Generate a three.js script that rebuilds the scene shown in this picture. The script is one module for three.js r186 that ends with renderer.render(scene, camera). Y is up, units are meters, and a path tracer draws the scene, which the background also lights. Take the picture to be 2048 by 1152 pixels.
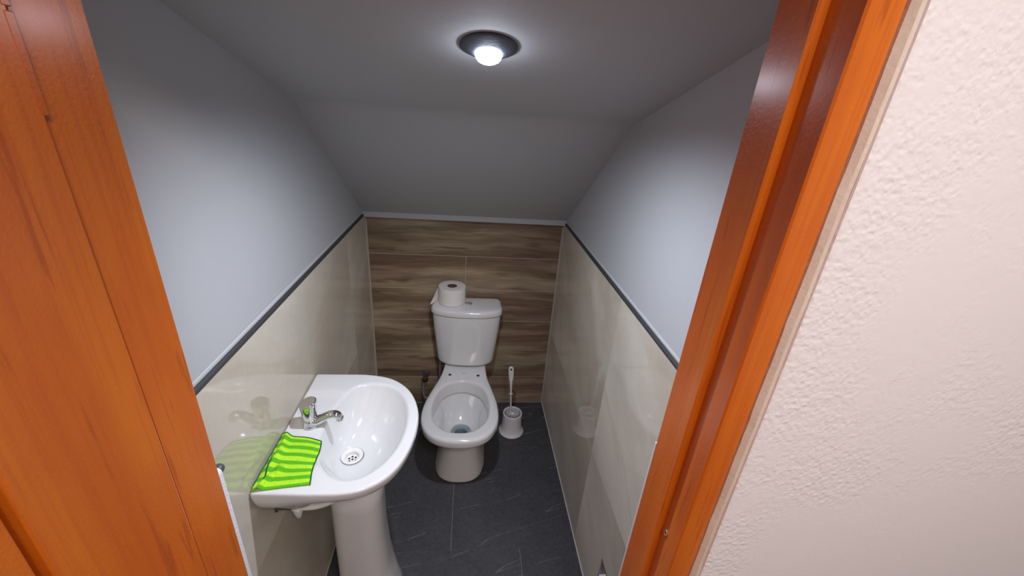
import * as THREE from 'three';
import { mergeGeometries } from 'three/addons/utils/BufferGeometryUtils.js';
import { RoundedBoxGeometry } from 'three/addons/geometries/RoundedBoxGeometry.js';
import { RectAreaLightUniformsLib } from 'three/addons/lights/RectAreaLightUniformsLib.js';

// ------------------------------------------------------------------ camera, lights, exposure
const scene = new THREE.Scene();
scene.background = new THREE.Color(0x000000);
const camera = new THREE.PerspectiveCamera(69.588, 2048 / 1152, 0.02, 30);
camera.position.set(-0.0026, 1.7829, 2.170);
camera.rotation.order = 'YXZ';
camera.rotation.set(-0.4140, -0.1240, 0.0784);
const renderer = new THREE.WebGLRenderer({ antialias: true });
renderer.toneMapping = THREE.LinearToneMapping;
renderer.toneMappingExposure = 1.0;
renderer.shadowMap.enabled = true;
RectAreaLightUniformsLib.init();

const LAMP = { at: new THREE.Vector3(0.031, 1.8867, 1.231), normal: new THREE.Vector3(0, -0.961, 0.2766).normalize(), color: 0xe6eeff, intensity: 3.7, angle: 1.41, aim: new THREE.Vector3(0, -1, 0.03).normalize() };
const HALL = { at: new THREE.Vector3(0.34, 2.44, 2.70), color: 0xfff3ef, intensity: 38, size: 0.42 };

// ------------------------------------------------------------------ helpers
function hash(x, y, s) { let h = (x * 374761393 + y * 668265263 + s * 1274126177) | 0; h = Math.imul(h ^ (h >>> 13), 1274126177); return ((h ^ (h >>> 16)) >>> 0) / 4294967296; }
function vnoise(x, y, s) {
  const xi = Math.floor(x), yi = Math.floor(y); let u = x - xi, v = y - yi; u = u * u * (3 - 2 * u); v = v * v * (3 - 2 * v);
  const a = hash(xi, yi, s), b = hash(xi + 1, yi, s), c = hash(xi, yi + 1, s), d = hash(xi + 1, yi + 1, s);
  return a + (b - a) * u + (c - a) * v + (a - b - c + d) * u * v;
}
function fbm(x, y, s, o = 4) { let t = 0, a = 0.5, n = 0; for (let i = 0; i < o; i++) { t += a * vnoise(x, y, s + i * 17); n += a; a *= 0.5; x *= 2.03; y *= 2.03; } return t / n; }
let seed = 7; const rnd = () => { seed = (Math.imul(seed, 1664525) + 1013904223) | 0; return (seed >>> 0) / 4294967296; };
const clamp = (v, a = 0, b = 1) => Math.min(b, Math.max(a, v));
const mix = (a, b, t) => a + (b - a) * t;
const sstep = (a, b, x) => { const t = clamp((x - a) / (b - a)); return t * t * (3 - 2 * t); };
function tex(w, h, fn, color = true) {          // fn(u, v) -> [r,g,b] 0..1 (sRGB for colour) or one value
  const d = new Uint8Array(w * h * 4);
  for (let j = 0; j < h; j++) for (let i = 0; i < w; i++) {
    const c = fn((i + 0.5) / w, (j + 0.5) / h), k = (j * w + i) * 4;
    if (typeof c === 'number') d[k] = d[k + 1] = d[k + 2] = clamp(c) * 255; else for (let q = 0; q < 3; q++) d[k + q] = clamp(c[q]) * 255;
    d[k + 3] = 255;
  }
  const t = new THREE.DataTexture(d, w, h); t.wrapS = t.wrapT = THREE.MirroredRepeatWrapping; t.magFilter = THREE.LinearFilter; t.minFilter = THREE.LinearMipmapLinearFilter; t.generateMipmaps = true;
  if (color) t.colorSpace = THREE.SRGBColorSpace; t.needsUpdate = true; return t;
}
const mix3 = (a, b, t) => [mix(a[0], b[0], t), mix(a[1], b[1], t), mix(a[2], b[2], t)];
const rgb = (r, g, b) => [r / 255, g / 255, b / 255];
// uv in metres from position, by the way a face points; su, sv = metres covered by the texture
function metreUV(g, su = 1, sv = su, ou = 0, ov = 0) {
  if (g.index) g = g.toNonIndexed();
  if (!g.attributes.normal) g.computeVertexNormals();
  const p = g.attributes.position, n = g.attributes.normal, uv = new Float32Array(p.count * 2);
  for (let i = 0; i < p.count; i += 3) {
    const ax = Math.abs(n.getX(i) + n.getX(i + 1) + n.getX(i + 2)), ay = Math.abs(n.getY(i) + n.getY(i + 1) + n.getY(i + 2)), az = Math.abs(n.getZ(i) + n.getZ(i + 1) + n.getZ(i + 2));
    for (let k = i; k < i + 3; k++) {
      const x = p.getX(k), y = p.getY(k), z = p.getZ(k); let a, b;
      if (ax >= ay && ax >= az) { a = z; b = y; } else if (ay >= az) { a = x; b = z; } else { a = x; b = y; }
      uv[2 * k] = a / su + ou; uv[2 * k + 1] = b / sv + ov;
    }
  }
  g.setAttribute('uv', new THREE.BufferAttribute(uv, 2)); return g;
}
// the same, shifted so that the piece lies inside one picture of the texture
function fitUV(g, su, sv, ru, rv) {
  g = metreUV(g, su, sv); const uv = g.attributes.uv; let a = 1e9, b = -1e9, c = 1e9, d = -1e9;
  for (let i = 0; i < uv.count; i++) { a = Math.min(a, uv.getX(i)); b = Math.max(b, uv.getX(i)); c = Math.min(c, uv.getY(i)); d = Math.max(d, uv.getY(i)); }
  const su2 = -a + (ru % 1) * Math.max(0, 1 - (b - a)), sv2 = -c + (rv % 1) * Math.max(0, 1 - (d - c));
  for (let i = 0; i < uv.count; i++) uv.setXY(i, uv.getX(i) + su2, uv.getY(i) + sv2);
  return g;
}
const taken = {};
function numbered(n) { if (!(n in taken)) { taken[n] = 0; return n; } taken[n]++; return n + '_' + String(taken[n]).padStart(3, '0'); }
function mesh(name, geo, mat, parent) {
  const m = new THREE.Mesh(geo, mat); m.name = parent === scene ? numbered(name) : name; m.castShadow = m.receiveShadow = true; parent.add(m); return m;
}
function thing(name, label, category, at = [0, 0, 0], turn = 0, group) {
  const o = new THREE.Group(); o.name = numbered(name); o.position.set(...at); o.rotation.y = turn; o.userData = { label, category }; if (group) o.userData.group = group; scene.add(o); return o;
}
function struct(o, label, category) { o.userData = { kind: 'structure', label, category }; return o; }
function box(x0, x1, y0, y1, z0, z1, r = 0) {
  const g = r > 0 ? new RoundedBoxGeometry(x1 - x0, y1 - y0, z1 - z0, 2, r) : new THREE.BoxGeometry(x1 - x0, y1 - y0, z1 - z0);
  g.translate((x0 + x1) / 2, (y0 + y1) / 2, (z0 + z1) / 2); return g;
}
// prism: outline of [a, b] extruded; axis 'x': a = z, b = y, from x0 to x1
function prismX(pts, x0, x1, holes = []) {
  const s = new THREE.Shape(pts.map(([z, y]) => new THREE.Vector2(-z, y)));
  for (const h of holes) s.holes.push(new THREE.Path(h.map(([z, y]) => new THREE.Vector2(-z, y))));
  const g = new THREE.ExtrudeGeometry(s, { depth: x1 - x0, bevelEnabled: false }); g.rotateY(Math.PI / 2); g.translate(x0, 0, 0); return g;
}
function lathe(pts, n = 48) { return new THREE.LatheGeometry(pts.map(p => new THREE.Vector2(p[0], p[1])), n); }
function spline(pts, n, closed = true) { return new THREE.CatmullRomCurve3(pts.map(([x, z]) => new THREE.Vector3(x, 0, z)), closed, 'centripetal').getPoints(n).map(v => [v.x, v.z]); }
// radius of a closed outline seen from c, at N angles
function polar(outline, c, N) {
  const r = new Float32Array(N);
  for (let k = 0; k < N; k++) {
    const a = k / N * Math.PI * 2, dx = Math.cos(a), dz = Math.sin(a); let best = 0;
    for (let i = 0; i < outline.length; i++) {
      const p = outline[i], q = outline[(i + 1) % outline.length], ex = q[0] - p[0], ez = q[1] - p[1], px = p[0] - c[0], pz = p[1] - c[1];
      const den = dx * ez - dz * ex; if (Math.abs(den) < 1e-12) continue;
      const t = (px * ez - pz * ex) / den, s = (px * dz - pz * dx) / den;
      if (t > 0 && s >= -1e-6 && s <= 1 + 1e-6 && t > best) best = t;
    }
    r[k] = best;
  }
  return r;
}
// skin over rings (arrays of [x, y, z] of equal length, closed around)
function loft(rings, capStart = false, capEnd = false) {
  const N = rings[0].length, P = [], I = [];
  rings.forEach(r => r.forEach(p => P.push(...p)));
  for (let j = 0; j + 1 < rings.length; j++) for (let i = 0; i < N; i++) {
    const a = j * N + i, b = j * N + (i + 1) % N, c = a + N, d = b + N; I.push(a, b, c, b, d, c);
  }
  const cap = (j, flip) => {
    const r = rings[j], c = [0, 0, 0]; r.forEach(p => { for (let q = 0; q < 3; q++) c[q] += p[q] / N; });
    const k = P.length / 3; P.push(...c);
    for (let i = 0; i < N; i++) { const a = j * N + i, b = j * N + (i + 1) % N; flip ? I.push(k, a, b) : I.push(k, b, a); }
  };
  if (capStart) cap(0, false); if (capEnd) cap(rings.length - 1, true);
  const g = new THREE.BufferGeometry(); g.setAttribute('position', new THREE.Float32BufferAttribute(P, 3)); g.setIndex(I); g.computeVertexNormals();
  g.setAttribute('uv', new THREE.Float32BufferAttribute(new Float32Array(P.length / 3 * 2), 2)); return g;
}
// tube along points with its own radius at each point
function taperTube(pts, radii, seg = 60, n = 24, flat = 1) {
  const c = new THREE.CatmullRomCurve3(pts.map(p => new THREE.Vector3(...p)), false, 'centripetal'), fr = c.computeFrenetFrames(seg, false), rings = [];
  for (let i = 0; i <= seg; i++) {
    const t = i / seg, p = c.getPoint(t), f = t * (radii.length - 1), k = Math.min(Math.floor(f), radii.length - 2), r = mix(radii[k], radii[k + 1], f - k), ring = [];
    const T = c.getTangent(t), side = new THREE.Vector3(0, 0, 1).cross(T); if (side.lengthSq() < 1e-6) side.copy(fr.normals[i]); side.normalize(); const B = new THREE.Vector3().crossVectors(T, side).normalize();
    for (let q = 0; q < n; q++) { const a = -q / n * Math.PI * 2, v = p.clone().addScaledVector(side, Math.cos(a) * r * flat).addScaledVector(B, Math.sin(a) * r); ring.push([v.x, v.y, v.z]); }
    rings.push(ring);
  }
  return loft(rings, true, true);
}

// ------------------------------------------------------------------ materials
const std = (o) => new THREE.MeshStandardMaterial(o), phy = (o) => new THREE.MeshPhysicalMaterial(o);
// varnished orange wood, grain along v
const woodTex = tex(512, 1024, (u, v) => {
  const w = fbm(u * 3, v * 1.6, 3) - 0.5, x = u * 4 + w * 1.1;
  const band = fbm(x, v * 0.8, 11, 3), fine = fbm(u * 60 + w * 4, v * 6, 21, 3), fleck = fbm(u * 40, v * 11, 33, 3), blot = fbm(u * 5, v * 6, 37, 3);
  let c = mix3(rgb(192, 95, 16), rgb(204, 109, 22), sstep(0.25, 0.75, band));
  c = mix3(c, rgb(178, 74, 18), 0.3 * sstep(0.45, 0.7, blot));
  c = mix3(c, rgb(168, 72, 22), 0.22 * sstep(0.5, 0.75, fine));
  c = mix3(c, rgb(140, 58, 20), 0.4 * sstep(0.68, 0.82, fleck));
  return c;
});
const peel = tex(512, 512, (u, v) => 0.7 * fbm(u * 46, v * 46, 5, 3) + 0.3 * fbm(u * 120, v * 120, 9, 2), false);
const peelFine = peel.clone(); peelFine.repeat.set(2.5, 9.2); peelFine.needsUpdate = true;   // the wood's uv is 0.34 m by 1.25 m: this keeps the varnish grain round
const woodMat = phy({ map: woodTex, roughness: 0.36, bumpMap: peelFine, bumpScale: 0.00038, clearcoat: 0.7, clearcoatRoughness: 0.24, specularIntensity: 0.5 });
const stoneTex = tex(1024, 1024, (u, v) => {
  const w = fbm(u * 2.5, v * 2.5, 41) - 0.5, w2 = fbm(u * 9, v * 9, 43) - 0.5, p = v * 0.86 + u * 0.52, q = u * 0.86 - v * 0.52;
  const a = p * 7 + w * 2.6 + w2 * 0.5, streak = fbm(a, q * 2.1 + w2 * 0.5, 45, 5), broad = fbm(p * 3 + w, q * 1.3, 46, 3);
  let c = mix3(rgb(192, 183, 169), rgb(234, 228, 217), sstep(0.3, 0.7, 0.6 * streak + 0.4 * broad));
  c = mix3(c, rgb(214, 213, 203), 0.45 * sstep(0.45, 0.7, fbm(p * 5, q * 2, 47)));
  const l = 1 - Math.abs(2 * fbm(p * 9 + w * 0.7, q * 1.2, 49, 3) - 1), patch = sstep(0.52, 0.68, fbm(u * 5, v * 5, 53, 3));
  c = mix3(c, rgb(184, 173, 158), 0.16 * sstep(0.9, 0.99, l) * patch);
  const l2 = 1 - Math.abs(2 * fbm(p * 10 + 7 + w * 0.6, q * 1.1, 57, 2) - 1);
  c = mix3(c, rgb(238, 233, 223), 0.22 * sstep(0.95, 0.99, l2) * sstep(0.5, 0.62, fbm(u * 4, v * 6, 59, 3)));
  const g = 1 + 0.03 * (fbm(u * 160, v * 160, 61, 2) - 0.5); return [c[0] * g, c[1] * g * 0.995, c[2] * g * 0.97];
});
const stoneMat = phy({ map: stoneTex, roughness: 0.06, ior: 1.62 });
const plankTex = tex(1024, 1024, (u, v) => {
  const w = fbm(u * 3, v * 3, 71) - 0.5, y = v * 16 + w * 2.2 + 0.6 * (fbm(u * 8, v * 12, 72) - 0.5);
  const s = fbm(u * 2.0, y, 73, 4), f = fbm(u * 16, v * 170 + w * 14, 75, 3), broad = fbm(u * 2, v * 5, 76, 3);
  let c = mix3(rgb(112, 93, 72), rgb(166, 149, 123), sstep(0.28, 0.72, 0.65 * s + 0.35 * broad));
  c = mix3(c, rgb(82, 65, 48), 0.6 * sstep(0.58, 0.74, fbm(u * 4, y * 1.7 + 9, 77, 3)) * sstep(0.42, 0.6, fbm(u * 6, v * 12, 78, 2)));
  c = mix3(c, rgb(118, 88, 76), 0.35 * sstep(0.5, 0.7, fbm(u * 3, v * 7, 79, 3)));
  return c.map(q => q * (1 + 0.26 * (f - 0.5)));
});
const plankMat = phy({ map: plankTex, roughness: 0.42 });
const slateTex = tex(1024, 1024, (u, v) => {
  const g = fbm(u * 300, v * 300, 81, 2), g2 = fbm(u * 110, v * 110, 86, 3), m = fbm(u * 12, v * 12, 82, 3), a = v + u * 0.30, b = u - v * 0.30;
  let c = mix3(rgb(44, 44, 47), rgb(82, 82, 86), clamp(0.5 * g + 0.35 * g2 + 0.25 * m - 0.05));
  const w = fbm(u * 9, v * 9, 84) - 0.5, l = 1 - Math.abs(2 * fbm(a * 22 + w * 0.35, b * 2.0, 85, 2) - 1);
  c = mix3(c, rgb(128, 125, 125), 0.6 * sstep(0.965, 0.99, l) * sstep(0.44, 0.6, fbm(u * 11, v * 11, 87, 3)) * (0.3 + g));
  return c;
});
const slateBump = tex(512, 512, (u, v) => 0.6 * fbm(u * 90, v * 110, 91, 4) + 0.4 * fbm((u - v * 0.3) * 14, (v + u * 0.3) * 80, 93, 3), false);
const slateMat = std({ map: slateTex, roughness: 0.62, bumpMap: slateBump, bumpScale: 0.0012 });
const paintBump = tex(512, 512, (u, v) => 0.6 * fbm(u * 60, v * 60, 101, 3) + 0.4 * fbm(u * 8, v * 8, 103, 3), false);
const paintMat = std({ color: new THREE.Color().setRGB(0.44, 0.45, 0.46), roughness: 0.8, bumpMap: paintBump, bumpScale: 0.0006 });
const plasterBump = tex(1024, 1024, (u, v) => {
  const m = sstep(0.42, 0.70, fbm(u * 6, v * 6, 111, 4)), gr = fbm(u * 150, v * 150, 113, 2), lump = fbm(u * 34, v * 34, 115, 3);
  return 0.4 + (0.12 + 0.62 * m) * (gr - 0.5) + 0.22 * (lump - 0.5);
}, false);
const plasterMat = std({ color: new THREE.Color().setRGB(0.77, 0.745, 0.75), roughness: 0.6, bumpMap: plasterBump, bumpScale: 0.0017 });
const hallMat = std({ color: new THREE.Color().setRGB(0.74, 0.70, 0.68), roughness: 0.7, bumpMap: paintBump, bumpScale: 0.0008 });
const groutMat = std({ color: new THREE.Color().setRGB(0.46, 0.40, 0.33), roughness: 0.85, bumpMap: paintBump, bumpScale: 0.0004 });
const greyGrout = std({ color: new THREE.Color().setRGB(0.26, 0.26, 0.265), roughness: 0.9, bumpMap: paintBump, bumpScale: 0.0004 });
const trimMat = std({ color: new THREE.Color().setRGB(0.042, 0.042, 0.044), roughness: 0.55 });
const beadMat = std({ color: new THREE.Color().setRGB(0.46, 0.47, 0.48), roughness: 0.5, bumpMap: paintBump, bumpScale: 0.0008 });
const sealantMat = std({ color: new THREE.Color().setRGB(0.70, 0.63, 0.54), roughness: 0.7, bumpMap: peel, bumpScale: 0.0004 });
const porcelain = phy({ color: new THREE.Color().setRGB(0.71, 0.71, 0.70), roughness: 0.13, clearcoat: 0.6, clearcoatRoughness: 0.04 });
const chrome = std({ color: new THREE.Color().setRGB(0.68, 0.68, 0.69), roughness: 0.08, metalness: 1 });
const blackMat = std({ color: new THREE.Color().setRGB(0.012, 0.012, 0.012), roughness: 0.6 });
const whitePlastic = phy({ color: new THREE.Color().setRGB(0.72, 0.70, 0.69), roughness: 0.35 });
const darkPlastic = std({ color: new THREE.Color().setRGB(0.07, 0.07, 0.075), roughness: 0.45 });
const plateMat = std({ color: new THREE.Color().setRGB(0.07, 0.078, 0.10), roughness: 0.5, metalness: 0.2, bumpMap: peel, bumpScale: 0.0003 });

// ------------------------------------------------------------------ the room
const XL = -0.525, XR = 0.525, HT = 1.212, FR = 1.667, HALLZ = 1.785, TH = 0.008;
// wooden plank tiles on the rear wall
const wallBack = struct(mesh('wall_back', metreUV(box(-0.64, 0.64, 0, 1.24, -0.11, -0.0013), 0.8), groutMat, scene), 'back wall covered in brown wood-look plank tiles behind the toilet', 'wall');
{
  const rows = [1.2115, 1.0044, 0.8045, 0.6046, 0.4047, 0.2048, 0.004], j = 0.0014;
  for (let i = 0; i < 6; i++) {
    const cuts = i % 2 ? [XL + 0.0045, 0.0, XR - 0.0045] : [XL + 0.0045, XR - 0.0045];
    for (let k = 0; k + 1 < cuts.length; k++)
      mesh('tile', fitUV(box(cuts[k] + j, cuts[k + 1] - j, rows[i + 1] + j, rows[i] - j, -TH - 0.001, 0, 0.0008), 1.2, 0.62, i * 0.37 + k * 0.61, i * 0.29 + k * 0.43), plankMat, wallBack);
  }
}
// side walls: painted plaster above, large polished stone tiles below
const sideProfile = [[-0.01, 0], [FR, 0], [FR, 2.1], [-0.01, 2.1]];
const hole = [[1.221, 0.150], [1.34, 0.150], [1.34, 0.290], [1.221, 0.290]];
const wallLeft = struct(mesh('wall_left', metreUV(prismX(sideProfile, XL - 0.115, XL - 0.005), 0.8), paintMat, scene), 'pale grey painted left wall above beige stone tiles and the wash basin', 'wall');
const wallRight = struct(mesh('wall_right', metreUV(prismX(sideProfile, XR + 0.005, XR + 0.115, [hole]), 0.8), paintMat, scene), 'pale grey painted right wall above beige stone tiles beside the toilet brush', 'wall');
{
  const j = 0.0004;
  const tile = (parent, s, z0, z1, y0, y1, ou, ov, h) => {
    const pts = [[z0 + j, y0 + j], [z1 - j, y0 + j], [z1 - j, y1 - j], [z0 + j, y1 - j]];
    const g = s < 0 ? prismX(pts, XL - 0.0052, XL) : prismX(pts, XR, XR + 0.0052, h ? [h] : []);
    mesh('tile', fitUV(g, 1.45, 1.45, ou, ov), stoneMat, parent);
  };
  tile(wallLeft, -1, 0.002, 0.36, 0.003, 0.606, 0.1, 0.2); tile(wallLeft, -1, 0.36, FR, 0.003, 0.606, 0.45, 0.65);
  tile(wallLeft, -1, 0.002, 0.36, 0.606, HT, 0.7, 0.1); tile(wallLeft, -1, 0.36, FR, 0.606, HT, 0.25, 0.35);
  tile(wallRight, 1, 0.002, 0.947, 0.536, HT, 0.15, 0.4); tile(wallRight, 1, 0.947, FR, 0.536, HT, 0.6, 0.2);
  tile(wallRight, 1, 0.002, 0.947, 0.003, 0.536, 0.3, 0.75); tile(wallRight, 1, 0.947, FR, 0.003, 0.536, 0.85, 0.55, hole);
  mesh('grout_line', box(XR - 0.003, XR + 0.004, 0, 0.003, 0, FR), std({ color: new THREE.Color().setRGB(0.6, 0.56, 0.52), roughness: 0.8 }), wallRight);
  mesh('grout_line', box(XL - 0.004, XL + 0.003, 0, 0.003, 0, FR), groutMat, wallLeft);
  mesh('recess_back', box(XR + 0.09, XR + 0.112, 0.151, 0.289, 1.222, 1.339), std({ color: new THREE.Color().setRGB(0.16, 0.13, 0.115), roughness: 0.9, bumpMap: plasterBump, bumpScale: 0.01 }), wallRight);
  const lip = mesh('recess_frame', mergeGeometries([box(XR + 0.004, XR + 0.05, 0.151, 0.196, 1.2215, 1.3395, 0.003), box(XR + 0.002, XR + 0.03, 0.196, 0.276, 1.278, 1.285, 0.002)]), whitePlastic, wallRight);
  lip.userData.label = 'white plastic edge inside the recess';
}
// dark profile and white bead along the top of the side tiles
for (const s of [-1, 1]) {
  const x = s < 0 ? XL : XR, t = new THREE.Group(); t.name = numbered('trim_' + (s < 0 ? 1 : 2)); scene.add(t);
  struct(t, s < 0 ? 'dark grey edge strip with white bead along left wall tiles' : 'dark grey edge strip with white bead along right wall tiles', 'trim');
  const prof = (y0, y1, d) => { const p = []; for (let i = 0; i <= 8; i++) { const a = -Math.PI / 2 + Math.PI * i / 8; p.push([Math.cos(a) * d, (y0 + y1) / 2 + Math.sin(a) * (y1 - y0) / 2]); } return p; };
  const run = (pts) => { const sh = new THREE.Shape(pts.map(([a, b]) => new THREE.Vector2(x + s * 0.004 - s * a, b))); const g = new THREE.ExtrudeGeometry(sh, { depth: FR - 0.004, bevelEnabled: false }); g.translate(0, 0, 0.003); return g; };
  mesh('edge_profile', run(prof(HT, HT + 0.0165, 0.0075)), trimMat, t);
  mesh('bead', run(prof(HT + 0.0165, HT + 0.0285, 0.0030)), beadMat, t);
}
// ledge above the rear tiles
struct(mesh('trim_3', metreUV(box(XL - 0.004, XR + 0.004, HT, 1.2475, -0.008, 0.040, 0.002), 0.5), paintMat, scene), 'pale plaster ledge above the wood-look tiles under the sloping ceiling', 'trim');
// ceiling in two slopes, rounded at the fold
{
  const A = [0.036, 1.2375], B = [0.7554, 1.7503], C = [FR + 0.002, 2.0133], low = [A];
  for (let i = 0; i <= 6; i++) { const t = i / 6, p = [mix(B[0] - 0.03, B[0], t), mix(B[1] - 0.0214, B[1], t)], q = [mix(B[0], B[0] + 0.03, t), mix(B[1], B[1] + 0.0086, t)]; low.push([mix(p[0], q[0], t), mix(p[1], q[1], t)]); }
  low.push(C);
  const pts = [...low, [C[0], C[1] + 0.08], [B[0] - 0.02, B[1] + 0.09], [A[0] - 0.05, A[1] + 0.09], [A[0] - 0.05, A[1]]];
  struct(mesh('ceiling', metreUV(prismX(pts, XL - 0.006, XR + 0.006), 0.8), paintMat, scene), 'pale grey ceiling sloping down in two pitches to the back wall', 'ceiling');
}
// slate floor tiles
const floor = struct(mesh('floor', metreUV(box(-0.64, 0.64, -0.1, -0.002, -0.11, FR), 0.5), greyGrout, scene), 'dark grey slate tile floor around the toilet', 'floor');
{
  const j = 0.0009, zs = [0.001, 0.374, 0.974, FR];
  for (let r = 0; r < 3; r++) {
    const xs = r === 2 ? [XL + 0.001, -0.33, 0.27, XR - 0.001] : [XL + 0.001, -0.03, XR - 0.001];
    for (let k = 0; k + 1 < xs.length; k++)
      mesh('tile', fitUV(box(xs[k] + j, xs[k + 1] - j, -0.0021, 0, zs[r] + j, zs[r + 1] - j), 1.3, 1.3, r * 0.43 + k * 0.71, r * 0.27 + k * 0.57), slateMat, floor);
  }
}
// wall between the room and the hall, with the doorway
const OX0 = -0.431, OX1 = 0.3825, OY = 2.006;
{
  const s = new THREE.Shape([[-1.5, 0], [OX0, 0], [OX0, OY], [OX1, OY], [OX1, 0], [1.9, 0], [1.9, 2.5], [-1.5, 2.5]].map(p => new THREE.Vector2(...p)));
  const g = new THREE.ExtrudeGeometry(s, { depth: HALLZ - FR - 0.006, bevelEnabled: true, bevelThickness: 0.003, bevelSize: 0.003, bevelOffset: -0.003, bevelSegments: 2 }); g.translate(0, 0, FR + 0.003);
  struct(mesh('wall_front', metreUV(g, 0.8), plasterMat, scene), 'rough off-white plaster wall around the wooden door frame', 'wall');
}
// the hall the picture is taken from
struct(mesh('floor_hall', metreUV(box(-1.6, 2.0, -0.1, 0, FR, 3.7), 0.75), slateMat, scene), 'floor of the hall in front of the doorway', 'floor');
struct(mesh('wall_hall_left', metreUV(box(-1.6, -1.5, 0, 2.5, HALLZ, 3.7), 0.8), hallMat, scene), 'left wall of the hall in front of the doorway', 'wall');
struct(mesh('wall_hall_right', metreUV(box(1.9, 2.0, 0, 2.5, HALLZ, 3.7), 0.8), hallMat, scene), 'right wall of the hall in front of the doorway', 'wall');
struct(mesh('wall_hall_rear', metreUV(box(-1.5, 1.9, 0, 2.5, 3.6, 3.7), 0.8), hallMat, scene), 'rear wall of the hall facing the doorway', 'wall');
struct(mesh('ceiling_hall', metreUV(box(-1.6, 2.0, 2.5, 2.6, FR, 3.7), 0.8), hallMat, scene), 'white ceiling of the hall in front of the doorway', 'ceiling');
// timber door frame: stop, rebate, hall face
{
  const f = new THREE.Group(); f.name = numbered('trim_4'); scene.add(f); struct(f, 'varnished orange wooden door frame with a stepped rebate', 'door frame');
  const R0 = 0.327, RB = 0.338, RO = 0.3755, L0 = -0.3727, LB = -0.4065, LO = -0.4235, ZS = 1.7255, ZL = 1.7415, ZF = 1.7715;
  const post = (pts, ou) => { const s = new THREE.Shape(pts.map(p => new THREE.Vector2(p[0], -p[1]))); const g = new THREE.ExtrudeGeometry(s, { depth: 2.0, bevelEnabled: false }); g.rotateX(-Math.PI / 2); return metreUV(g, 0.34, 1.25, ou, 0.13); };
  const c = 0.0022;   // eased edges
  mesh('jamb', post([[R0, FR - 0.004], [R0, ZS - c], [R0 + c, ZS], [RB, ZS], [RB, ZF - c], [RB + c, ZF], [RO - c, ZF], [RO, ZF - c], [RO, FR - 0.004]], 0.2), woodMat, f);
  mesh('jamb', post([[L0, FR - 0.004], [LO, FR - 0.004], [LO, ZF - c], [LO + c, ZF], [LB - c, ZF], [LB, ZF - c], [LB, ZL], [L0 - c, ZL], [L0, ZL - c]], 0.7), woodMat, f);
  mesh('head', metreUV(mergeGeometries([box(LB, RB, 1.963, 2.0, FR - 0.004, ZF), box(L0, R0, 1.949, 1.964, FR - 0.004, ZS)]), 1.25, 0.34), woodMat, f);
  // pale filler between timber and plaster, with an uneven edge
  const strip = []; const N = 240;
  const ring = (k) => { const y = k / N * 2.0, w = 0.0011 * (fbm(y * 26, 3, 121, 3) - 0.5) * 2, d = 0.0022 * (fbm(y * 18, 9, 123, 3) - 0.5); return [[OX1 + 0.002, y, 1.70], [OX1 + 0.002, y, 1.7832], [RO + 0.0042, y, 1.7795 + d], [RO - 0.0002 + w, y, 1.7730 + 0.3 * d], [RO - 0.0002 + w, y, 1.70]]; };
  for (let k = 0; k <= N; k++) strip.push(ring(k));
  const sg = loft(strip, true, true).toNonIndexed(); sg.computeVertexNormals();
  mesh('sealant_strip', metreUV(sg, 0.2), sealantMat, f).userData.label = 'pale uneven filler beside the right jamb';
  const sl = strip.map(r => r.map(([x, y, z]) => [OX0 + OX1 - x + (LO - RO + OX1 - OX0) - (LO - RO + OX1 - OX0), y, z]));
  const sg2 = loft(sl.map(r => r.map(([x, y, z]) => [clamp(x, OX0 - 0.002, LO + 0.001), y, z])), true, true).toNonIndexed(); sg2.computeVertexNormals();
  mesh('sealant_strip', metreUV(sg2, 0.2), sealantMat, f);
  mesh('caulk_line', box(R0 - 0.0016, R0 + 0.004, 0, 1.28, FR - 0.0065, FR - 0.0035, 0.0008), whitePlastic, f).userData.label = 'thin white caulk line on the inner edge of the jamb';
  const sc = mesh('latch_hole', new THREE.TorusGeometry(0.0042, 0.0014, 10, 20), std({ color: new THREE.Color().setRGB(0.55, 0.46, 0.38), roughness: 0.4, metalness: 0.5 }), f);
  sc.scale.set(0.7, 1.25, 1); sc.rotation.y = Math.PI / 2; sc.position.set(RB - 0.0008, 1.16, 1.738);
  const bh = mesh('latch_bore', new THREE.CylinderGeometry(0.0036, 0.0036, 0.001, 16), blackMat, f); bh.rotation.z = Math.PI / 2; bh.scale.set(1, 1, 0.7); bh.position.set(RB - 0.0004, 1.16, 1.738);
}
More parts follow.
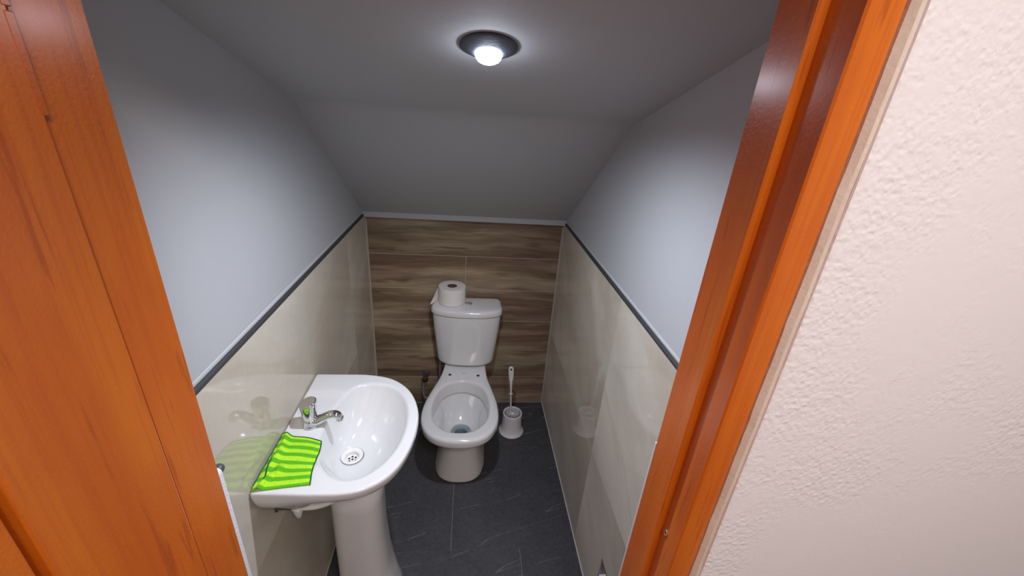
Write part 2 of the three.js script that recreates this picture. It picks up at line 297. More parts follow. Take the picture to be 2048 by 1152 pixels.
// open door leaf, hinged on the left jamb
{
  const d = new THREE.Group(); d.name = numbered('door_1'); d.position.set(-0.3665, 0, 1.746); scene.add(d); struct(d, 'varnished orange wooden door leaf standing open on the left', 'door');
  d.rotation.y = 0.0;
  const T = 0.036, W = 0.70, H0 = 0.008, H1 = 1.955, st = 0.149;
  const wbox = (y0, y1, z0, z1, x0, x1, r, ou, ov, vert = true) => vert ? metreUV(box(x0, x1, y0, y1, z0, z1, r), 0.34, 1.25, ou, ov) : (() => { const g = metreUV(box(x0, x1, y0, y1, z0, z1, r), 1, 1); const uv = g.attributes.uv; for (let i = 0; i < uv.count; i++) { const a = uv.getX(i), b = uv.getY(i); uv.setXY(i, b / 0.34 + ou, a / 1.25 + ov); } return g; })();
  mesh('stile', wbox(H0, H1, 0, st, -T, 0, 0.003, 0.35, 0.3), woodMat, d);
  mesh('stile', wbox(H0, H1, W - st, W, -T, 0, 0.003, 0.9, 0.1), woodMat, d);
  mesh('rail', wbox(H1 - 0.15, H1, st - 0.001, W - st + 0.001, -T + 0.0005, -0.0005, 0.002, 0.2, 0.4, false), woodMat, d);
  mesh('rail', wbox(0.86, 1.0, st - 0.001, W - st + 0.001, -T + 0.0005, -0.0005, 0.002, 0.6, 0.7, false), woodMat, d);
  mesh('rail', wbox(H0, 0.24, st - 0.001, W - st + 0.001, -T + 0.0005, -0.0005, 0.002, 0.1, 0.9, false), woodMat, d);
  for (const [a, b] of [[0.24, 0.86], [1.0, H1 - 0.15]]) {
    mesh('panel', wbox(a - 0.01, b + 0.01, st - 0.01, W - st + 0.01, -0.024, -0.012, 0, 0.5 + a, 0.2), woodMat, d);
    mesh('raised_panel', wbox(a + 0.008, b - 0.008, st + 0.007, W - st - 0.007, -0.02, -0.003, 0.004, 0.75 + a, 0.45), woodMat, d);
  }
  // butt hinges, varnished over with the leaf
  for (const y of [0.2, 1.745]) {
    const hg = new THREE.Group(); hg.name = 'hinge'; hg.position.set(-0.0005, y, 0.001); d.add(hg);
    for (let k = 0; k < 2; k++) mesh('knuckle', (() => { const g = metreUV(box(-0.0050, 0.0008, 0.0006, 0.0780, -0.0042, 0.0050, 0.0012), 0.34, 1.25); g.translate(0, k * 0.080, 0); return g; })(), woodMat, hg);
  }
}

// ------------------------------------------------------------------ lamps
function orient(o, n) { o.quaternion.setFromUnitVectors(new THREE.Vector3(0, 1, 0), n); }
{
  const l = thing('ceiling_lamp', 'lit round ceiling lamp with a dark grey plate on the sloping ceiling', 'lamp', LAMP.at.toArray());
  const q = new THREE.Quaternion().setFromUnitVectors(new THREE.Vector3(0, 1, 0), LAMP.normal);
  l.quaternion.copy(q);
  mesh('mounting_plate', lathe([[0, 0.001], [0.0570, 0.001], [0.0576, 0.0022], [0.0570, 0.0034], [0.0520, 0.0060], [0.0420, 0.0105], [0.0330, 0.0140], [0.0280, 0.0160], [0, 0.0160]], 64), plateMat, l);
  const bulbMat = std({ color: new THREE.Color().setRGB(0.9, 0.92, 0.95), emissive: new THREE.Color(LAMP.color), emissiveIntensity: 28, roughness: 0.5 });
  mesh('bulb', lathe([[0, 0.0150], [0.0262, 0.0150], [0.0268, 0.0175], [0.0255, 0.0225], [0.0220, 0.0272], [0.0160, 0.0306], [0.0085, 0.0325], [0, 0.0330]], 48), bulbMat, l);
  const a = new THREE.SpotLight(LAMP.color, LAMP.intensity, 0, LAMP.angle, 1, 2); a.name = 'lamp_light'; a.castShadow = true; a.shadow.mapSize.set(2048, 2048); a.shadow.camera.near = 0.03; a.shadow.bias = -0.0005;
  a.position.set(0, 0.024, 0); a.target.position.copy(LAMP.aim.clone().applyQuaternion(q.clone().invert()).add(new THREE.Vector3(0, 0.024, 0))); l.add(a, a.target);   // the lens throws its light straight down
}
{
  const l = thing('hall_lamp', 'square white ceiling light of the hall in front of the doorway', 'lamp', HALL.at.toArray());
  mesh('housing', box(-0.24, 0.24, 0.006, 0.06, -0.24, 0.24, 0.006), whitePlastic, l);
  mesh('diffuser', box(-0.21, 0.21, 0, 0.008, -0.21, 0.21), std({ color: 0xffffff, emissive: new THREE.Color(HALL.color), emissiveIntensity: 3, roughness: 0.6 }), l);
  const a = new THREE.RectAreaLight(HALL.color, HALL.intensity, HALL.size, HALL.size); a.name = 'hall_light'; a.position.set(0, -0.004, 0); a.rotation.x = -Math.PI / 2; l.add(a);
}

// ------------------------------------------------------------------ toilet
{
  const t = thing('toilet', 'white two-piece toilet without a seat against the wood-look tiles', 'toilet', [0.020, 0, 0.0], -0.048);
  const N = 128, C = [0, 0.46];
  const sym = (pts) => [...pts, ...pts.slice().reverse().filter(p => p[0] > 1e-6).map(([x, z]) => [-x, z])];
  const outl = (half, n = 300) => spline(sym(half), n).map(p => p);
  const rim = polar(outl([[0, 0.752], [0.058, 0.747], [0.112, 0.727], [0.152, 0.690], [0.178, 0.635], [0.1875, 0.572], [0.181, 0.48], [0.157, 0.375], [0.130, 0.272], [0.118, 0.18], [0.110, 0.07], [0.09, 0.05], [0, 0.05]]), C, N);
  const hol = polar(outl([[0, 0.700], [0.058, 0.690], [0.103, 0.655], [0.132, 0.605], [0.142, 0.545], [0.136, 0.455], [0.108, 0.372], [0.063, 0.328], [0, 0.310]]), C, N);
  const neck = polar(outl([[0, 0.604], [0.046, 0.595], [0.074, 0.566], [0.089, 0.51], [0.091, 0.40], [0.094, 0.25], [0.085, 0.17], [0, 0.165]]), C, N);
  const base = polar(outl([[0, 0.628], [0.062, 0.618], [0.104, 0.585], [0.127, 0.52], [0.130, 0.40], [0.122, 0.24], [0.10, 0.15], [0, 0.14]]), C, N);
  const ringAt = (fn, y, c = C) => { const r = []; for (let k = 0; k < N; k++) { const a = k / N * Math.PI * 2, q = fn(k); r.push([c[0] + Math.cos(a) * q, y, c[1] + Math.sin(a) * q]); } return r; };
  const rings = [];
  const W = [0, 0.450];                                   // centre of the sump
  const inn = (s, y, R = 0.03) => { const r = []; for (let k = 0; k < N; k++) { const a = k / N * Math.PI * 2, ca = Math.cos(a), sa = Math.sin(a); r.push([mix(W[0] + ca * R, C[0] + ca * hol[k], s), y, mix(W[1] + sa * R, C[1] + sa * hol[k], s)]); } return r; };
  rings.push(inn(0, 0.06, 0.030), inn(0, 0.11, 0.031), inn(0.0, 0.150, 0.033), inn(0.10, 0.166), inn(0.28, 0.180), inn(0.5, 0.203), inn(0.72, 0.235), inn(0.9, 0.276), inn(0.98, 0.306), inn(1.03, 0.3155), inn(1.06, 0.3205));
  rings.push(ringAt(k => hol[k] * 1.06, 0.3245), ringAt(k => hol[k] * 0.975, 0.3245), ringAt(k => hol[k] * 0.958, 0.327), ringAt(k => hol[k] * 0.955, 0.334), ringAt(k => hol[k] * 0.962, 0.365), ringAt(k => hol[k] * 0.975, 0.390), ringAt(k => hol[k] * 0.985, 0.3965), ringAt(k => hol[k] * 1.0 + 0.002, 0.4), ringAt(k => hol[k] + 0.008, 0.4022));
  rings.push(ringAt(k => mix(hol[k], rim[k], 0.5), 0.4035), ringAt(k => rim[k] - 0.012, 0.4020), ringAt(k => rim[k] - 0.005, 0.3985), ringAt(k => rim[k] - 0.001, 0.392), ringAt(k => rim[k], 0.384), ringAt(k => rim[k] - 0.001, 0.362), ringAt(k => rim[k] - 0.006, 0.352), ringAt(k => mix(rim[k], neck[k], 0.16), 0.343), ringAt(k => mix(rim[k], neck[k], 0.42), 0.318), ringAt(k => mix(rim[k], neck[k], 0.72), 0.286), ringAt(k => mix(rim[k], neck[k], 0.93), 0.255), ringAt(k => neck[k], 0.225), ringAt(k => mix(neck[k], base[k], 0.12), 0.17), ringAt(k => mix(neck[k], base[k], 0.45), 0.10), ringAt(k => mix(neck[k], base[k], 0.82), 0.04), ringAt(k => base[k], 0.012), ringAt(k => base[k], 0.0005));
  rings.reverse();
  mesh('bowl', loft(rings, true, true), porcelain, t);
  // water in the sump
  mesh('water', (() => { const g = lathe([[0, 0.118], [0.029, 0.118], [0.032, 0.150], [0.050, 0.1665], [0.066, 0.1765], [0, 0.1765]], 48); g.translate(0, 0, 0.450); return g; })(), phy({ color: new THREE.Color().setRGB(0.9, 0.97, 0.98), transmission: 1, thickness: 0.1, ior: 1.33, roughness: 0.02, attenuationColor: new THREE.Color().setRGB(0.50, 0.70, 0.72), attenuationDistance: 0.10 }), t);
  mesh('trap_opening', (() => { const g = lathe([[0, 0.112], [0.0305, 0.112], [0.0305, 0.1165], [0, 0.1165]], 32); g.translate(0, 0, 0.450); return g; })(), blackMat, t);
  for (const x of [-0.078, 0.077]) { const h = mesh('bolt_hole', lathe([[0, -0.004], [0.0085, -0.004], [0.0085, 0.0008], [0.0078, 0.0012], [0, 0.0012]], 24), blackMat, t); h.position.set(x, 0.4030, 0.262); }
  const mk = mesh('maker_mark', mergeGeometries([box(-0.0135, -0.0075, 0, 0.0006, -0.0016, 0.0016), box(-0.005, 0.003, 0, 0.0006, -0.0012, 0.0012), box(0.008, 0.0125, 0, 0.0006, -0.0016, 0.0016)]), std({ color: new THREE.Color().setRGB(0.18, 0.18, 0.18), roughness: 0.6 }), t); mk.position.set(0, 0.4034, 0.246);
  // tank and lid
  const tankOut = (hw, zf, zb) => polar(outl([[0, zf], [hw * 0.30, zf - 0.0025], [hw * 0.58, zf - 0.011], [hw * 0.84, zf - 0.030], [hw * 0.965, zf - 0.052], [hw, zf - 0.082], [hw * 0.985, zf - 0.12], [hw * 0.955, zb + 0.018], [hw * 0.90, zb + 0.002], [hw * 0.75, zb], [0, zb]]), [0, 0.13], N);
  const tr = (hw, zf, y, d = 0, zb = 0.036) => { const o = tankOut(hw, zf, zb), r = []; for (let k = 0; k < N; k++) { const a = k / N * Math.PI * 2, q = o[k] - d; r.push([Math.cos(a) * q, y, 0.13 + Math.sin(a) * q]); } return r; };
  mesh('tank', loft([tr(0.157, 0.199, 0.414, 0.018), tr(0.157, 0.199, 0.416, 0.008), tr(0.158, 0.2, 0.422, 0.002), tr(0.160, 0.201, 0.436), tr(0.171, 0.209, 0.55), tr(0.181, 0.215, 0.65), tr(0.186, 0.219, 0.728), tr(0.186, 0.219, 0.7345, 0.003)], true, true), porcelain, t);
  mesh('tank_gasket', loft([tr(0.13, 0.175, 0.400), tr(0.13, 0.175, 0.416)], true, true), darkPlastic, t);
  mesh('tank_lid', loft([tr(0.192, 0.227, 0.7375, 0.006), tr(0.192, 0.227, 0.7385, 0.002), tr(0.193, 0.228, 0.743), tr(0.193, 0.228, 0.758), tr(0.192, 0.227, 0.766, 0.002), tr(0.192, 0.226, 0.772, 0.007), tr(0.191, 0.225, 0.7755, 0.015), tr(0.19, 0.224, 0.7775, 0.03), tr(0.19, 0.224, 0.7785, 0.07)], true, true), porcelain, t);
  const b = mesh('flush_button', mergeGeometries([lathe([[0, 0], [0.019, 0], [0.019, 0.003], [0.017, 0.0045], [0.0155, 0.0035], [0, 0.0035]], 32), (() => { const g = box(-0.0145, -0.0006, 0.003, 0.0056, -0.010, 0.010, 0.001); return g.index ? g : g; })()].map(g => g.index ? g.toNonIndexed() : g)), chrome, t); b.position.set(0.008, 0.778, 0.127);
  // floor bolt covers and the marks of the floor joint stay out of sight
}
// supply valve and hose behind the toilet
{
  const v = thing('supply_valve', 'small dark angle valve with hose on the wall behind the toilet', 'valve', [-0.226, 0.225, 0]);
  const esc = mesh('escutcheon', lathe([[0, 0], [0.024, 0], [0.022, 0.005], [0.010, 0.008], [0, 0.008]], 28), darkPlastic, v); esc.rotation.x = Math.PI / 2;
  const bd = mesh('valve_body', lathe([[0, 0], [0.0085, 0], [0.0085, 0.03], [0.012, 0.032], [0.012, 0.045], [0, 0.046]], 24), darkPlastic, v); bd.rotation.x = Math.PI / 2; bd.position.z = 0.007;
  const kn = mesh('handle', lathe([[0, 0], [0.019, 0.0], [0.021, 0.006], [0.019, 0.014], [0, 0.016]], 8), std({ color: new THREE.Color().setRGB(0.05, 0.018, 0.015), roughness: 0.6 }), v); kn.rotation.x = Math.PI / 2; kn.position.z = 0.052;
  mesh('hose', new THREE.TubeGeometry(new THREE.CatmullRomCurve3([[0, -0.005, 0.03], [-0.010, -0.05, 0.045], [-0.014, -0.10, 0.055], [0.004, -0.135, 0.065], [0.05, -0.11, 0.075], [0.085, 0.0, 0.085], [0.092, 0.12, 0.095], [0.094, 0.186, 0.10]].map(p => new THREE.Vector3(...p))), 60, 0.0065, 12), std({ color: new THREE.Color().setRGB(0.34, 0.30, 0.29), roughness: 0.45, metalness: 0.5, bumpMap: peel, bumpScale: 0.001 }), v);
}
// toilet paper
{
  const r = thing('toilet_paper', 'white toilet paper roll standing on the toilet tank lid', 'toilet paper', [-0.070, 0.779, 0.106]);
  const paperB = tex(256, 256, (u, v) => fbm(u * 50, v * 50, 131, 3), false);
  const paper = std({ color: new THREE.Color().setRGB(0.78, 0.75, 0.72), roughness: 0.95, bumpMap: paperB, bumpScale: 0.0006 });
  mesh('roll', lathe([[0.0265, 0.0935], [0.0265, 0.0005], [0.0705, 0.0005], [0.0728, 0.003], [0.0730, 0.050], [0.0728, 0.0915], [0.0708, 0.094], [0.045, 0.0945], [0.0265, 0.0935]], 64), paper, r);
  mesh('core', lathe([[0.0250, 0.001], [0.0262, 0.001], [0.0262, 0.0925], [0.0250, 0.0925], [0.0250, 0.001]], 40), std({ color: new THREE.Color().setRGB(0.12, 0.07, 0.05), roughness: 0.9 }), r);
  // loose sheet leaving the roll and sagging to the lid corner
  const pts = [[-0.030, -0.0655], [-0.060, -0.035], [-0.080, -0.005], [-0.096, 0.022], [-0.113, 0.046]], top = [0.092, 0.090, 0.068, 0.036, 0.0045], P = [], n = 24;
  const cv = new THREE.CatmullRomCurve3(pts.map((p, i) => new THREE.Vector3(p[0], top[i], p[1])));
  const rr = []; for (let i = 0; i <= n; i++) { const p = cv.getPoint(i / n), T = cv.getTangent(i / n), nx = -T.z, nz = T.x, l = Math.hypot(nx, nz) || 1, h = 0.0006; const lo = 0.0006; rr.push([[p.x + nx / l * h, lo, p.z + nz / l * h], [p.x + nx / l * h, Math.max(p.y, lo + 0.001), p.z + nz / l * h], [p.x - nx / l * h, Math.max(p.y, lo + 0.001), p.z - nz / l * h], [p.x - nx / l * h, lo, p.z - nz / l * h]]); }
  const g = loft(rr, true, true).toNonIndexed(); g.computeVertexNormals(); mesh('loose_sheet', g, paper, r);
}
// toilet brush in its holder
{
  const at = [0.297, 0, 0.256];
  const h = thing('brush_holder', 'white plastic toilet brush holder with a flared foot on the floor', 'brush holder', at);
  mesh('cup', lathe([[0.0, 0.004], [0.045, 0.004], [0.0465, 0.02], [0.0470, 0.132], [0.0485, 0.136], [0.052, 0.1375], [0.0550, 0.1365], [0.0562, 0.133], [0.0558, 0.10], [0.0572, 0.06], [0.060, 0.035], [0.0655, 0.018], [0.0725, 0.0095], [0.0742, 0.006], [0.0735, 0.002], [0.071, 0.0005], [0, 0.0005]], 64), whitePlastic, h);
  const b = thing('toilet_brush', 'white toilet brush with a looped handle standing in its holder', 'brush', at);
  const grey = std({ color: new THREE.Color().setRGB(0.55, 0.54, 0.54), roughness: 0.8 });
  // rod leans a little towards the toilet
  const lean = new THREE.Group(); lean.name = 'stick'; b.add(lean); lean.rotation.z = 0.062; lean.position.set(-0.003, 0.006, 0);
  mesh('rod', lathe([[0, 0.02], [0.0045, 0.02], [0.0055, 0.14], [0.005, 0.20], [0.0052, 0.262], [0.0098, 0.264], [0.0102, 0.267], [0.0098, 0.270], [0.0056, 0.272], [0.0066, 0.30], [0.0084, 0.34], [0.0100, 0.375], [0, 0.3755]], 24), whitePlastic, lean);
  const sh = new THREE.Shape(); sh.absarc(0, 0.438, 0.0128, 0, Math.PI, false); sh.lineTo(-0.0122, 0.398); sh.lineTo(-0.0096, 0.366); sh.lineTo(0.0096, 0.366); sh.lineTo(0.0122, 0.398);
  const ho = new THREE.Path(); ho.absarc(0, 0.4365, 0.0068, 0, Math.PI, false); ho.lineTo(-0.0066, 0.421); ho.lineTo(0.0066, 0.421); sh.holes.push(ho);
  const hg = new THREE.ExtrudeGeometry(sh, { depth: 0.007, bevelEnabled: true, bevelThickness: 0.002, bevelSize: 0.0015, bevelSegments: 2, curveSegments: 12 }); hg.translate(0, 0, -0.0035);
  mesh('looped_handle', hg, whitePlastic, lean);
  // bristle tufts in rings
  const tufts = [];
  for (let l = 0; l < 8; l++) for (let k = 0; k < 15; k++) {
    const a = (k + (l % 2) * 0.5) / 15 * Math.PI * 2, y = 0.03 + l * 0.0135, len = 0.037 - (l === 7 ? 0.004 : 0), g = new THREE.CylinderGeometry(0.0042, 0.0018, len, 6); g.rotateZ(-Math.PI / 2); g.translate(0.004 + len / 2, 0, 0); g.rotateZ(0.16); g.rotateY(a); g.translate(0, y, 0); tufts.push(g);
  }
  mesh('bristles', mergeGeometries(tufts), grey, b).userData.kind = 'stuff';
  mesh('bristle_core', lathe([[0, 0.015], [0.0095, 0.017], [0.010, 0.128], [0.0075, 0.137], [0, 0.138]], 20), whitePlastic, b);
}

// ------------------------------------------------------------------ wash basin
const BY = 0.852;
const basinIn = spline([[-0.389, 0.987], [-0.366, 0.954], [-0.316, 0.937], [-0.250, 0.952], [-0.200, 1.008], [-0.177, 1.085], [-0.175, 1.160], [-0.189, 1.236], [-0.222, 1.298], [-0.266, 1.335], [-0.306, 1.341], [-0.345, 1.325], [-0.378, 1.292], [-0.404, 1.242], [-0.415, 1.19], [-0.417, 1.137], [-0.415, 1.085], [-0.407, 1.03]], 400);
const basinOut = [...spline([[-0.50, 0.8765], [-0.44, 0.8765], [-0.337, 0.879], [-0.255, 0.902], [-0.195, 0.953], [-0.157, 1.021], [-0.1385, 1.095], [-0.1385, 1.173], [-0.150, 1.243], [-0.173, 1.305], [-0.207, 1.349], [-0.254, 1.378], [-0.305, 1.388], [-0.37, 1.388], [-0.44, 1.385], [-0.50, 1.382]], 300, false), [-0.523, 1.381], [-0.523, 0.8765]];
function deckY(x, z) { const k = sstep(-0.365, -0.42, x) * sstep(0.980, 0.993, z) * sstep(1.300, 1.284, z); return BY - 0.0065 * k; }
{
  const w = thing('wash_basin', 'white ceramic pedestal wash basin on the left wall', 'wash basin', [-0.32, 0, 1.13]);
  const ox = -w.position.x, oz = -w.position.z;
  const N = 360, C = [-0.30, 1.137], D = [-0.352, 1.118], RD = 0.0345;
  const ri = polar(basinIn, C, N), ro = polar(basinOut, C, N);
  const P = (k, r, y, c = C) => { const a = k / N * Math.PI * 2; return [c[0] + Math.cos(a) * r, y, c[1] + Math.sin(a) * r]; };
  const ring = (fn) => { const r = []; for (let k = 0; k < N; k++) { const p = fn(k); r.push([p[0] + ox, p[1], p[2] + oz]); } return r; };
  const bowl = (s, y) => ring(k => { const a = P(k, RD, y, D), b = P(k, ri[k], y); return [mix(a[0], b[0], s), y, mix(a[2], b[2], s)]; });
  const deck = (t) => ring(k => { const p = P(k, mix(ri[k] + 0.008, ro[k] - 0.008, t), BY); p[1] = deckY(p[0], p[2]); return p; });
  // outside: drawn in from the outline, but flat against the wall
  const out = (d, y) => ring(k => { const p = P(k, Math.max(ro[k] - d, 0.02), y); return p; });
  // apron: upright beside the wall, drawn in under the bowl further out
  const under = (s, y, drop = 0) => ring(k => { const p = P(k, ro[k], y), q = P(k, 0.09, y, [-0.335, 1.13]), f = sstep(-0.50, -0.30, p[0]), t = Math.pow(s, 0.52 + 1.3 * f); return [mix(q[0], p[0], t), y + drop * f, mix(q[2], p[2], t)]; });
  const rings = [bowl(0, 0.676), bowl(0, 0.7005), bowl(0.04, 0.7035), ...[0.12, 0.22, 0.32, 0.42, 0.52, 0.61, 0.69, 0.76, 0.82, 0.87, 0.91, 0.945, 0.972].map(q => bowl(q, 0.7045 + 0.012 * q + 0.127 * Math.pow(q, 2.35))),
    ring(k => { const p = P(k, ri[k] - 0.001, BY); p[1] = deckY(p[0], p[2]) - 0.008; return p; }), ring(k => { const p = P(k, ri[k] + 0.0025, BY); p[1] = deckY(p[0], p[2]) - 0.0022; return p; }),
    deck(0), deck(0.12), deck(0.25), deck(0.38), deck(0.5), deck(0.62), deck(0.75), deck(0.88), deck(1),
    out(0.004, BY - 0.0010), out(0.0012, BY - 0.0035), out(0.0, BY - 0.009), under(0.995, BY - 0.022), under(0.97, BY - 0.038), under(0.93, BY - 0.052), under(0.88, BY - 0.064), under(0.81, BY - 0.072), under(0.72, BY - 0.082), under(0.58, BY - 0.108), under(0.42, BY - 0.140), under(0.26, BY - 0.168), under(0.1, BY - 0.19)];
  rings.reverse();
  mesh('basin', loft(rings, true, true), porcelain, w);
  // pedestal, D-shaped, flaring at the foot
  const M = 96, ped = (hx, hz, y, cx = 0) => { const r = []; for (let k = 0; k < M; k++) { const a = k / M * Math.PI * 2, ca = Math.cos(a), sa = Math.sin(a), e = 0.72; r.push([cx + Math.sign(ca) * Math.pow(Math.abs(ca), e) * hx, y, Math.sign(sa) * Math.pow(Math.abs(sa), e) * hz]); } return r; };
  mesh('pedestal', loft([ped(0.112, 0.118, 0.0005, 0.012), ped(0.112, 0.118, 0.016, 0.012), ped(0.105, 0.110, 0.05, 0.012), ped(0.096, 0.099, 0.13, 0.008), ped(0.0875, 0.090, 0.25, 0.002), ped(0.083, 0.086, 0.40, -0.002), ped(0.0825, 0.087, 0.55, 0), ped(0.085, 0.092, 0.655, 0.002)], true, true), porcelain, w).position.x = -0.020;
  const dr = mesh('drain', lathe([[0, -0.016], [0.0195, -0.016], [0.0200, -0.014], [0.0205, -0.004], [0.0225, -0.0012], [0.030, 0.0022], [0.0335, 0.0022], [0.0345, 0.0002], [0.0345, -0.004], [0.022, -0.02], [0, -0.02]], 48), phy({ color: new THREE.Color().setRGB(0.78, 0.77, 0.74), roughness: 0.25 }), w);
  dr.position.set(D[0] + ox, 0.7035, D[1] + oz);
  for (let k = 0; k < 7; k++) { const a = k / 6 * Math.PI * 2 + 0.3, r = k === 6 ? 0 : 0.0115, h = mesh('drain_hole', lathe([[0, 0], [0.0037, 0], [0.0034, 0.0006], [0, 0.0006]], 18), blackMat, dr); h.position.set(Math.cos(a) * r, -0.0159, Math.sin(a) * r); }
  const ov = mesh('overflow', (() => { const g = lathe([[0, 0.0], [0.0125, 0.0], [0.012, 0.0016], [0.0095, 0.0022], [0.0088, 0.001], [0, 0.0006]], 28); g.scale(1, 1, 0.5); return g; })(), chrome, w); ov.position.set(-0.1905 + ox, 0.800, 1.103 + oz); ov.rotation.set(0, 0, Math.PI / 2 - 0.28); ov.rotateY(Math.PI / 2);
  // thin white supply pipe with its valve, from the wall to the pedestal
  const pipe = new THREE.Group(); pipe.name = 'supply_pipe'; pipe.position.set(-0.42 + ox, 0.676, 1.275 + oz); w.add(pipe);
  mesh('tube', taperTube([[0.075, 0.012, -0.07], [0.055, 0.010, -0.01], [0.01, 0.0, 0.004], [-0.030, -0.002, 0.006], [-0.060, -0.003, 0.006]], [0.0085, 0.0085, 0.0085, 0.0085], 40, 16), whitePlastic, pipe);
  const kn = mesh('valve_knob', lathe([[0, 0], [0.006, 0], [0.0075, 0.008], [0.0125, 0.024], [0.0135, 0.038], [0.011, 0.044], [0, 0.045]], 20), whitePlastic, pipe); kn.position.set(-0.046, -0.042, 0.006);
  const wf = mesh('wall_flange', lathe([[0, 0], [0.010, 0], [0.010, 0.004], [0.0045, 0.006], [0.0045, 0.05], [0, 0.05]], 20), darkPlastic, pipe); wf.rotation.z = -Math.PI / 2; wf.position.set(-0.1045, -0.003, 0.006);
}
// tap
{
  const t = thing('basin_tap', 'chrome push-top tap on the wash basin deck', 'tap', [-0.458, BY - 0.0064, 1.131]);
  mesh('base', lathe([[0, 0.0002], [0.0235, 0.0002], [0.0242, 0.003], [0.0228, 0.007], [0.0215, 0.012], [0.0205, 0.022], [0.0200, 0.030], [0, 0.030]], 48), chrome, t);
  // head widens upwards and its top slants towards the wall
  const rings = [], M = 48; for (const [y, r, k] of [[0.028, 0.0196, 0], [0.031, 0.0206, 0], [0.045, 0.0216, 0.05], [0.066, 0.0232, 0.2], [0.082, 0.0244, 0.34], [0.0855, 0.0240, 0.36], [0.0872, 0.0222, 0.36], [0.0876, 0.018, 0.36], [0.0872, 0.008, 0.36]]) { const ring = []; for (let q = 0; q < M; q++) { const a = -q / M * Math.PI * 2, x = Math.cos(a) * r, z = Math.sin(a) * r; ring.push([x, y + x * k * 0.5 - z * k * 0.35, z]); } rings.push(ring); }
  mesh('push_head', loft(rings.reverse(), true, true), chrome, t);
  mesh('spout', taperTube([[0.006, 0.017, 0], [0.022, 0.019, 0], [0.040, 0.029, 0], [0.058, 0.039, 0], [0.074, 0.0415, 0], [0.083, 0.037, 0], [0.086, 0.029, 0]], [0.0165, 0.0176, 0.0158, 0.0138, 0.0130, 0.0130, 0.0122], 60, 28, 0.8), chrome, t);
  const ae = mesh('aerator', lathe([[0.0065, 0], [0.0100, 0], [0.0106, 0.002], [0.0106, 0.012], [0, 0.012], [0, 0.003], [0.0065, 0.003], [0.0065, 0]], 28), chrome, t); ae.position.set(0.0866, 0.0195, 0);
}
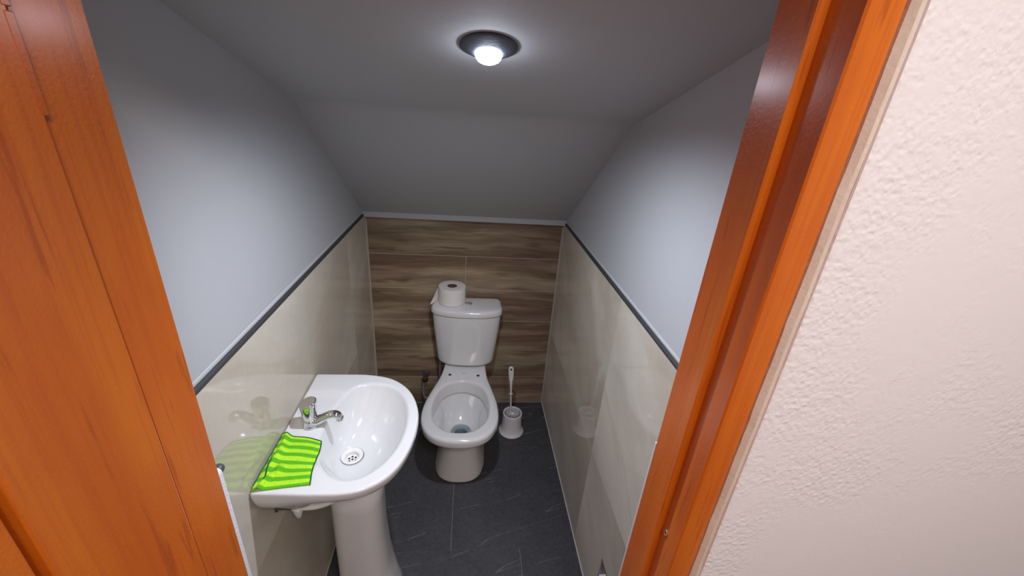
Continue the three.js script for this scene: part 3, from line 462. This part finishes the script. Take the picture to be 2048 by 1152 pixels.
// green striped cloth on the corner of the basin
{
  const A = [-0.519, 1.180], B = [-0.402, 1.209], Cc = [-0.386, 1.360], Dd = [-0.519, 1.3765], n = 72;
  const cl = thing('cleaning_cloth', 'bright green striped microfibre cloth spread on the wash basin corner', 'cloth', [-0.45, BY, 1.28]);
  const top = (u, v) => {   // u from the wall to the bowl, v from far to near
    const x0 = mix(mix(A[0], B[0], u), mix(Dd[0], Cc[0], u), v), z0 = mix(mix(A[1], B[1], u), mix(Dd[1], Cc[1], u), v);
    const wob = 0.0035 * Math.sin(u * 7 + v * 2.2) * (1 - v) + 0.002 * Math.sin(v * 9 + u * 3);
    const z = z0 + wob * 0.9 * (1 - 0.6 * v), x = x0 + 0.0025 * Math.sin(v * 7) * u;
    const fold = 0.011 * Math.exp(-Math.pow((u - 0.13 - 0.03 * Math.sin(v * 5)) / 0.085, 2)) * (1 - 0.75 * sstep(0.55, 1, v)) + 0.012 * Math.exp(-Math.pow((u - 0.34) / 0.09, 2) - Math.pow((v - 0.68) / 0.10, 2)) + 0.009 * Math.exp(-Math.pow((u - 0.16 - (0.9 - v) * 0.5) / 0.05, 2)) * sstep(0.66, 0.85, v);
    const rip = 0.0016 * (fbm(u * 6, v * 7, 141, 3) - 0.5) + 0.0008 * Math.sin(v * 30 + u * 3);
    let y = 0.0050 + fold + rip + 0.0005;
    if (v > 0.955) y -= (v - 0.955) * 0.05; if (u > 0.96) y -= (u - 0.96) * 0.03;
    return [x, Math.max(y, 0.0022), z];
  };
  const P = [], UV = [], I = [];
  for (const side of [0, 1]) for (let j = 0; j <= n; j++) for (let i = 0; i <= n; i++) { const p = top(i / n, j / n); P.push(p[0] + 0.45, side ? Math.min(p[1] - 0.0022, p[1] * 0.82) : p[1], p[2] - 1.28); UV.push(i / n, j / n); }
  const S = (n + 1) * (n + 1), id = (i, j, s) => s * S + j * (n + 1) + i;
  for (let j = 0; j < n; j++) for (let i = 0; i < n; i++) { I.push(id(i, j, 0), id(i, j + 1, 0), id(i + 1, j, 0), id(i + 1, j, 0), id(i, j + 1, 0), id(i + 1, j + 1, 0)); I.push(id(i, j, 1), id(i + 1, j, 1), id(i, j + 1, 1), id(i + 1, j, 1), id(i + 1, j + 1, 1), id(i, j + 1, 1)); }
  for (let i = 0; i < n; i++) { for (const [j, f] of [[0, 0], [n, 1]]) { const a = id(i, j, 0), b = id(i + 1, j, 0), c = id(i, j, 1), d = id(i + 1, j, 1); f ? I.push(a, c, b, b, c, d) : I.push(a, b, c, b, d, c); } for (const [q, f] of [[0, 0], [n, 1]]) { const a = id(q, i, 0), b = id(q, i + 1, 0), c = id(q, i, 1), d = id(q, i + 1, 1); f ? I.push(a, b, c, b, d, c) : I.push(a, c, b, b, c, d); } }
  const g = new THREE.BufferGeometry(); g.setAttribute('position', new THREE.Float32BufferAttribute(P, 3)); g.setAttribute('uv', new THREE.Float32BufferAttribute(UV, 2)); g.setIndex(I); g.computeVertexNormals();
  const ct = tex(512, 512, (u, v) => {
    const w = v + 0.010 * (fbm(u * 5, v * 5, 151, 3) - 0.5), s = Math.sin((w * 6.6 - 0.32) * Math.PI * 2), f = fbm(u * 110, v * 110, 153, 2);
    const c = mix3(rgb(176, 232, 40), rgb(92, 178, 16), sstep(-0.1, 0.25, s + (f - 0.5) * 0.5)); return c.map(q => q * (0.9 + 0.2 * f));
  });
  const cb = tex(512, 512, (u, v) => fbm(u * 90, v * 90, 157, 3), false);
  const cm = phy({ map: ct, roughness: 1, bumpMap: cb, bumpScale: 0.0016, sheen: 0.3, sheenRoughness: 0.8, sheenColor: new THREE.Color().setRGB(0.5, 0.8, 0.1), side: THREE.DoubleSide });
  mesh('fabric', g, cm, cl);
  const hem = std({ color: new THREE.Color().setRGB(0.012, 0.13, 0.055), roughness: 0.95, bumpMap: cb, bumpScale: 0.001 });
  const edge = (fn) => { const q = []; for (let i = 0; i <= 40; i++) { const p = fn(i / 40); q.push(new THREE.Vector3(p[0] + 0.45, p[1] - 0.0004, p[2] - 1.28)); } return new THREE.TubeGeometry(new THREE.CatmullRomCurve3(q), 90, 0.0019, 8); };
  mesh('hem', edge(t => top(t, 0)), hem, cl); mesh('hem', edge(t => top(1, t)), hem, cl); mesh('hem', edge(t => top(0, t * 0.92)), hem, cl);
  mesh('hem', edge(t => { const p = top(0.06 + 0.10 * t, 0.45 + 0.47 * t * (1 - 0.1 * t)); p[1] += 0.0006; return p; }), hem, cl);
}
// towel over a short dark rail just inside the left jamb
{
  const X = -0.477, Y = 1.083, Z0 = 1.516, Z1 = 1.655;
  const r = thing('towel_rail', 'dark round towel rail on the left wall by the door frame', 'towel rail', [XL, Y, (Z0 + Z1) / 2]);
  const dz = (Z1 - Z0) / 2, bar = lathe([[0, -dz - 0.006], [0.0085, -dz - 0.006], [0.0095, -dz - 0.003], [0.0095, -dz + 0.006], [0.006, -dz + 0.007], [0.006, dz], [0, dz]], 24); bar.rotateX(Math.PI / 2);
  const bm = mesh('bar', bar, darkPlastic, r); bm.position.x = X - XL;
  const br = mesh('bracket', lathe([[0, 0], [0.016, 0], [0.016, 0.004], [0.006, 0.006], [0.0055, X - XL], [0, X - XL]], 24), darkPlastic, r); br.rotation.z = -Math.PI / 2; br.position.z = dz - 0.02;
  const t = thing('hand_towel', 'white towel hanging over the dark rail by the door frame', 'towel', [X, Y, (Z0 + Z1) / 2]);
  const tw = std({ color: new THREE.Color().setRGB(0.80, 0.82, 0.85), roughness: 1, bumpMap: tex(256, 256, (u, v) => fbm(u * 80, v * 80, 161, 2), false), bumpScale: 0.001 });
  const prof = []; const R = 0.0115, r0 = 0.0068;
  prof.push([R + 0.0005, -0.52]); for (let i = 0; i <= 12; i++) { const a = Math.PI * i / 12; prof.push([Math.cos(a) * R, Math.sin(a) * R + 0.002]); } prof.push([-R - 0.0005, -0.44], [-r0 + 0.002, -0.442]); for (let i = 12; i >= 0; i--) { const a = Math.PI * i / 12; prof.push([Math.cos(a) * r0, Math.sin(a) * r0]); } prof.push([r0 - 0.002, -0.522]);
  const sh = new THREE.Shape(prof.map(p => new THREE.Vector2(...p))); const g = new THREE.ExtrudeGeometry(sh, { depth: Z1 - Z0 - 0.014, bevelEnabled: false }); g.translate(0, 0, -dz + 0.009);
  mesh('cloth', metreUV(g, 0.2), tw, t);
}
renderer.render(scene, camera);
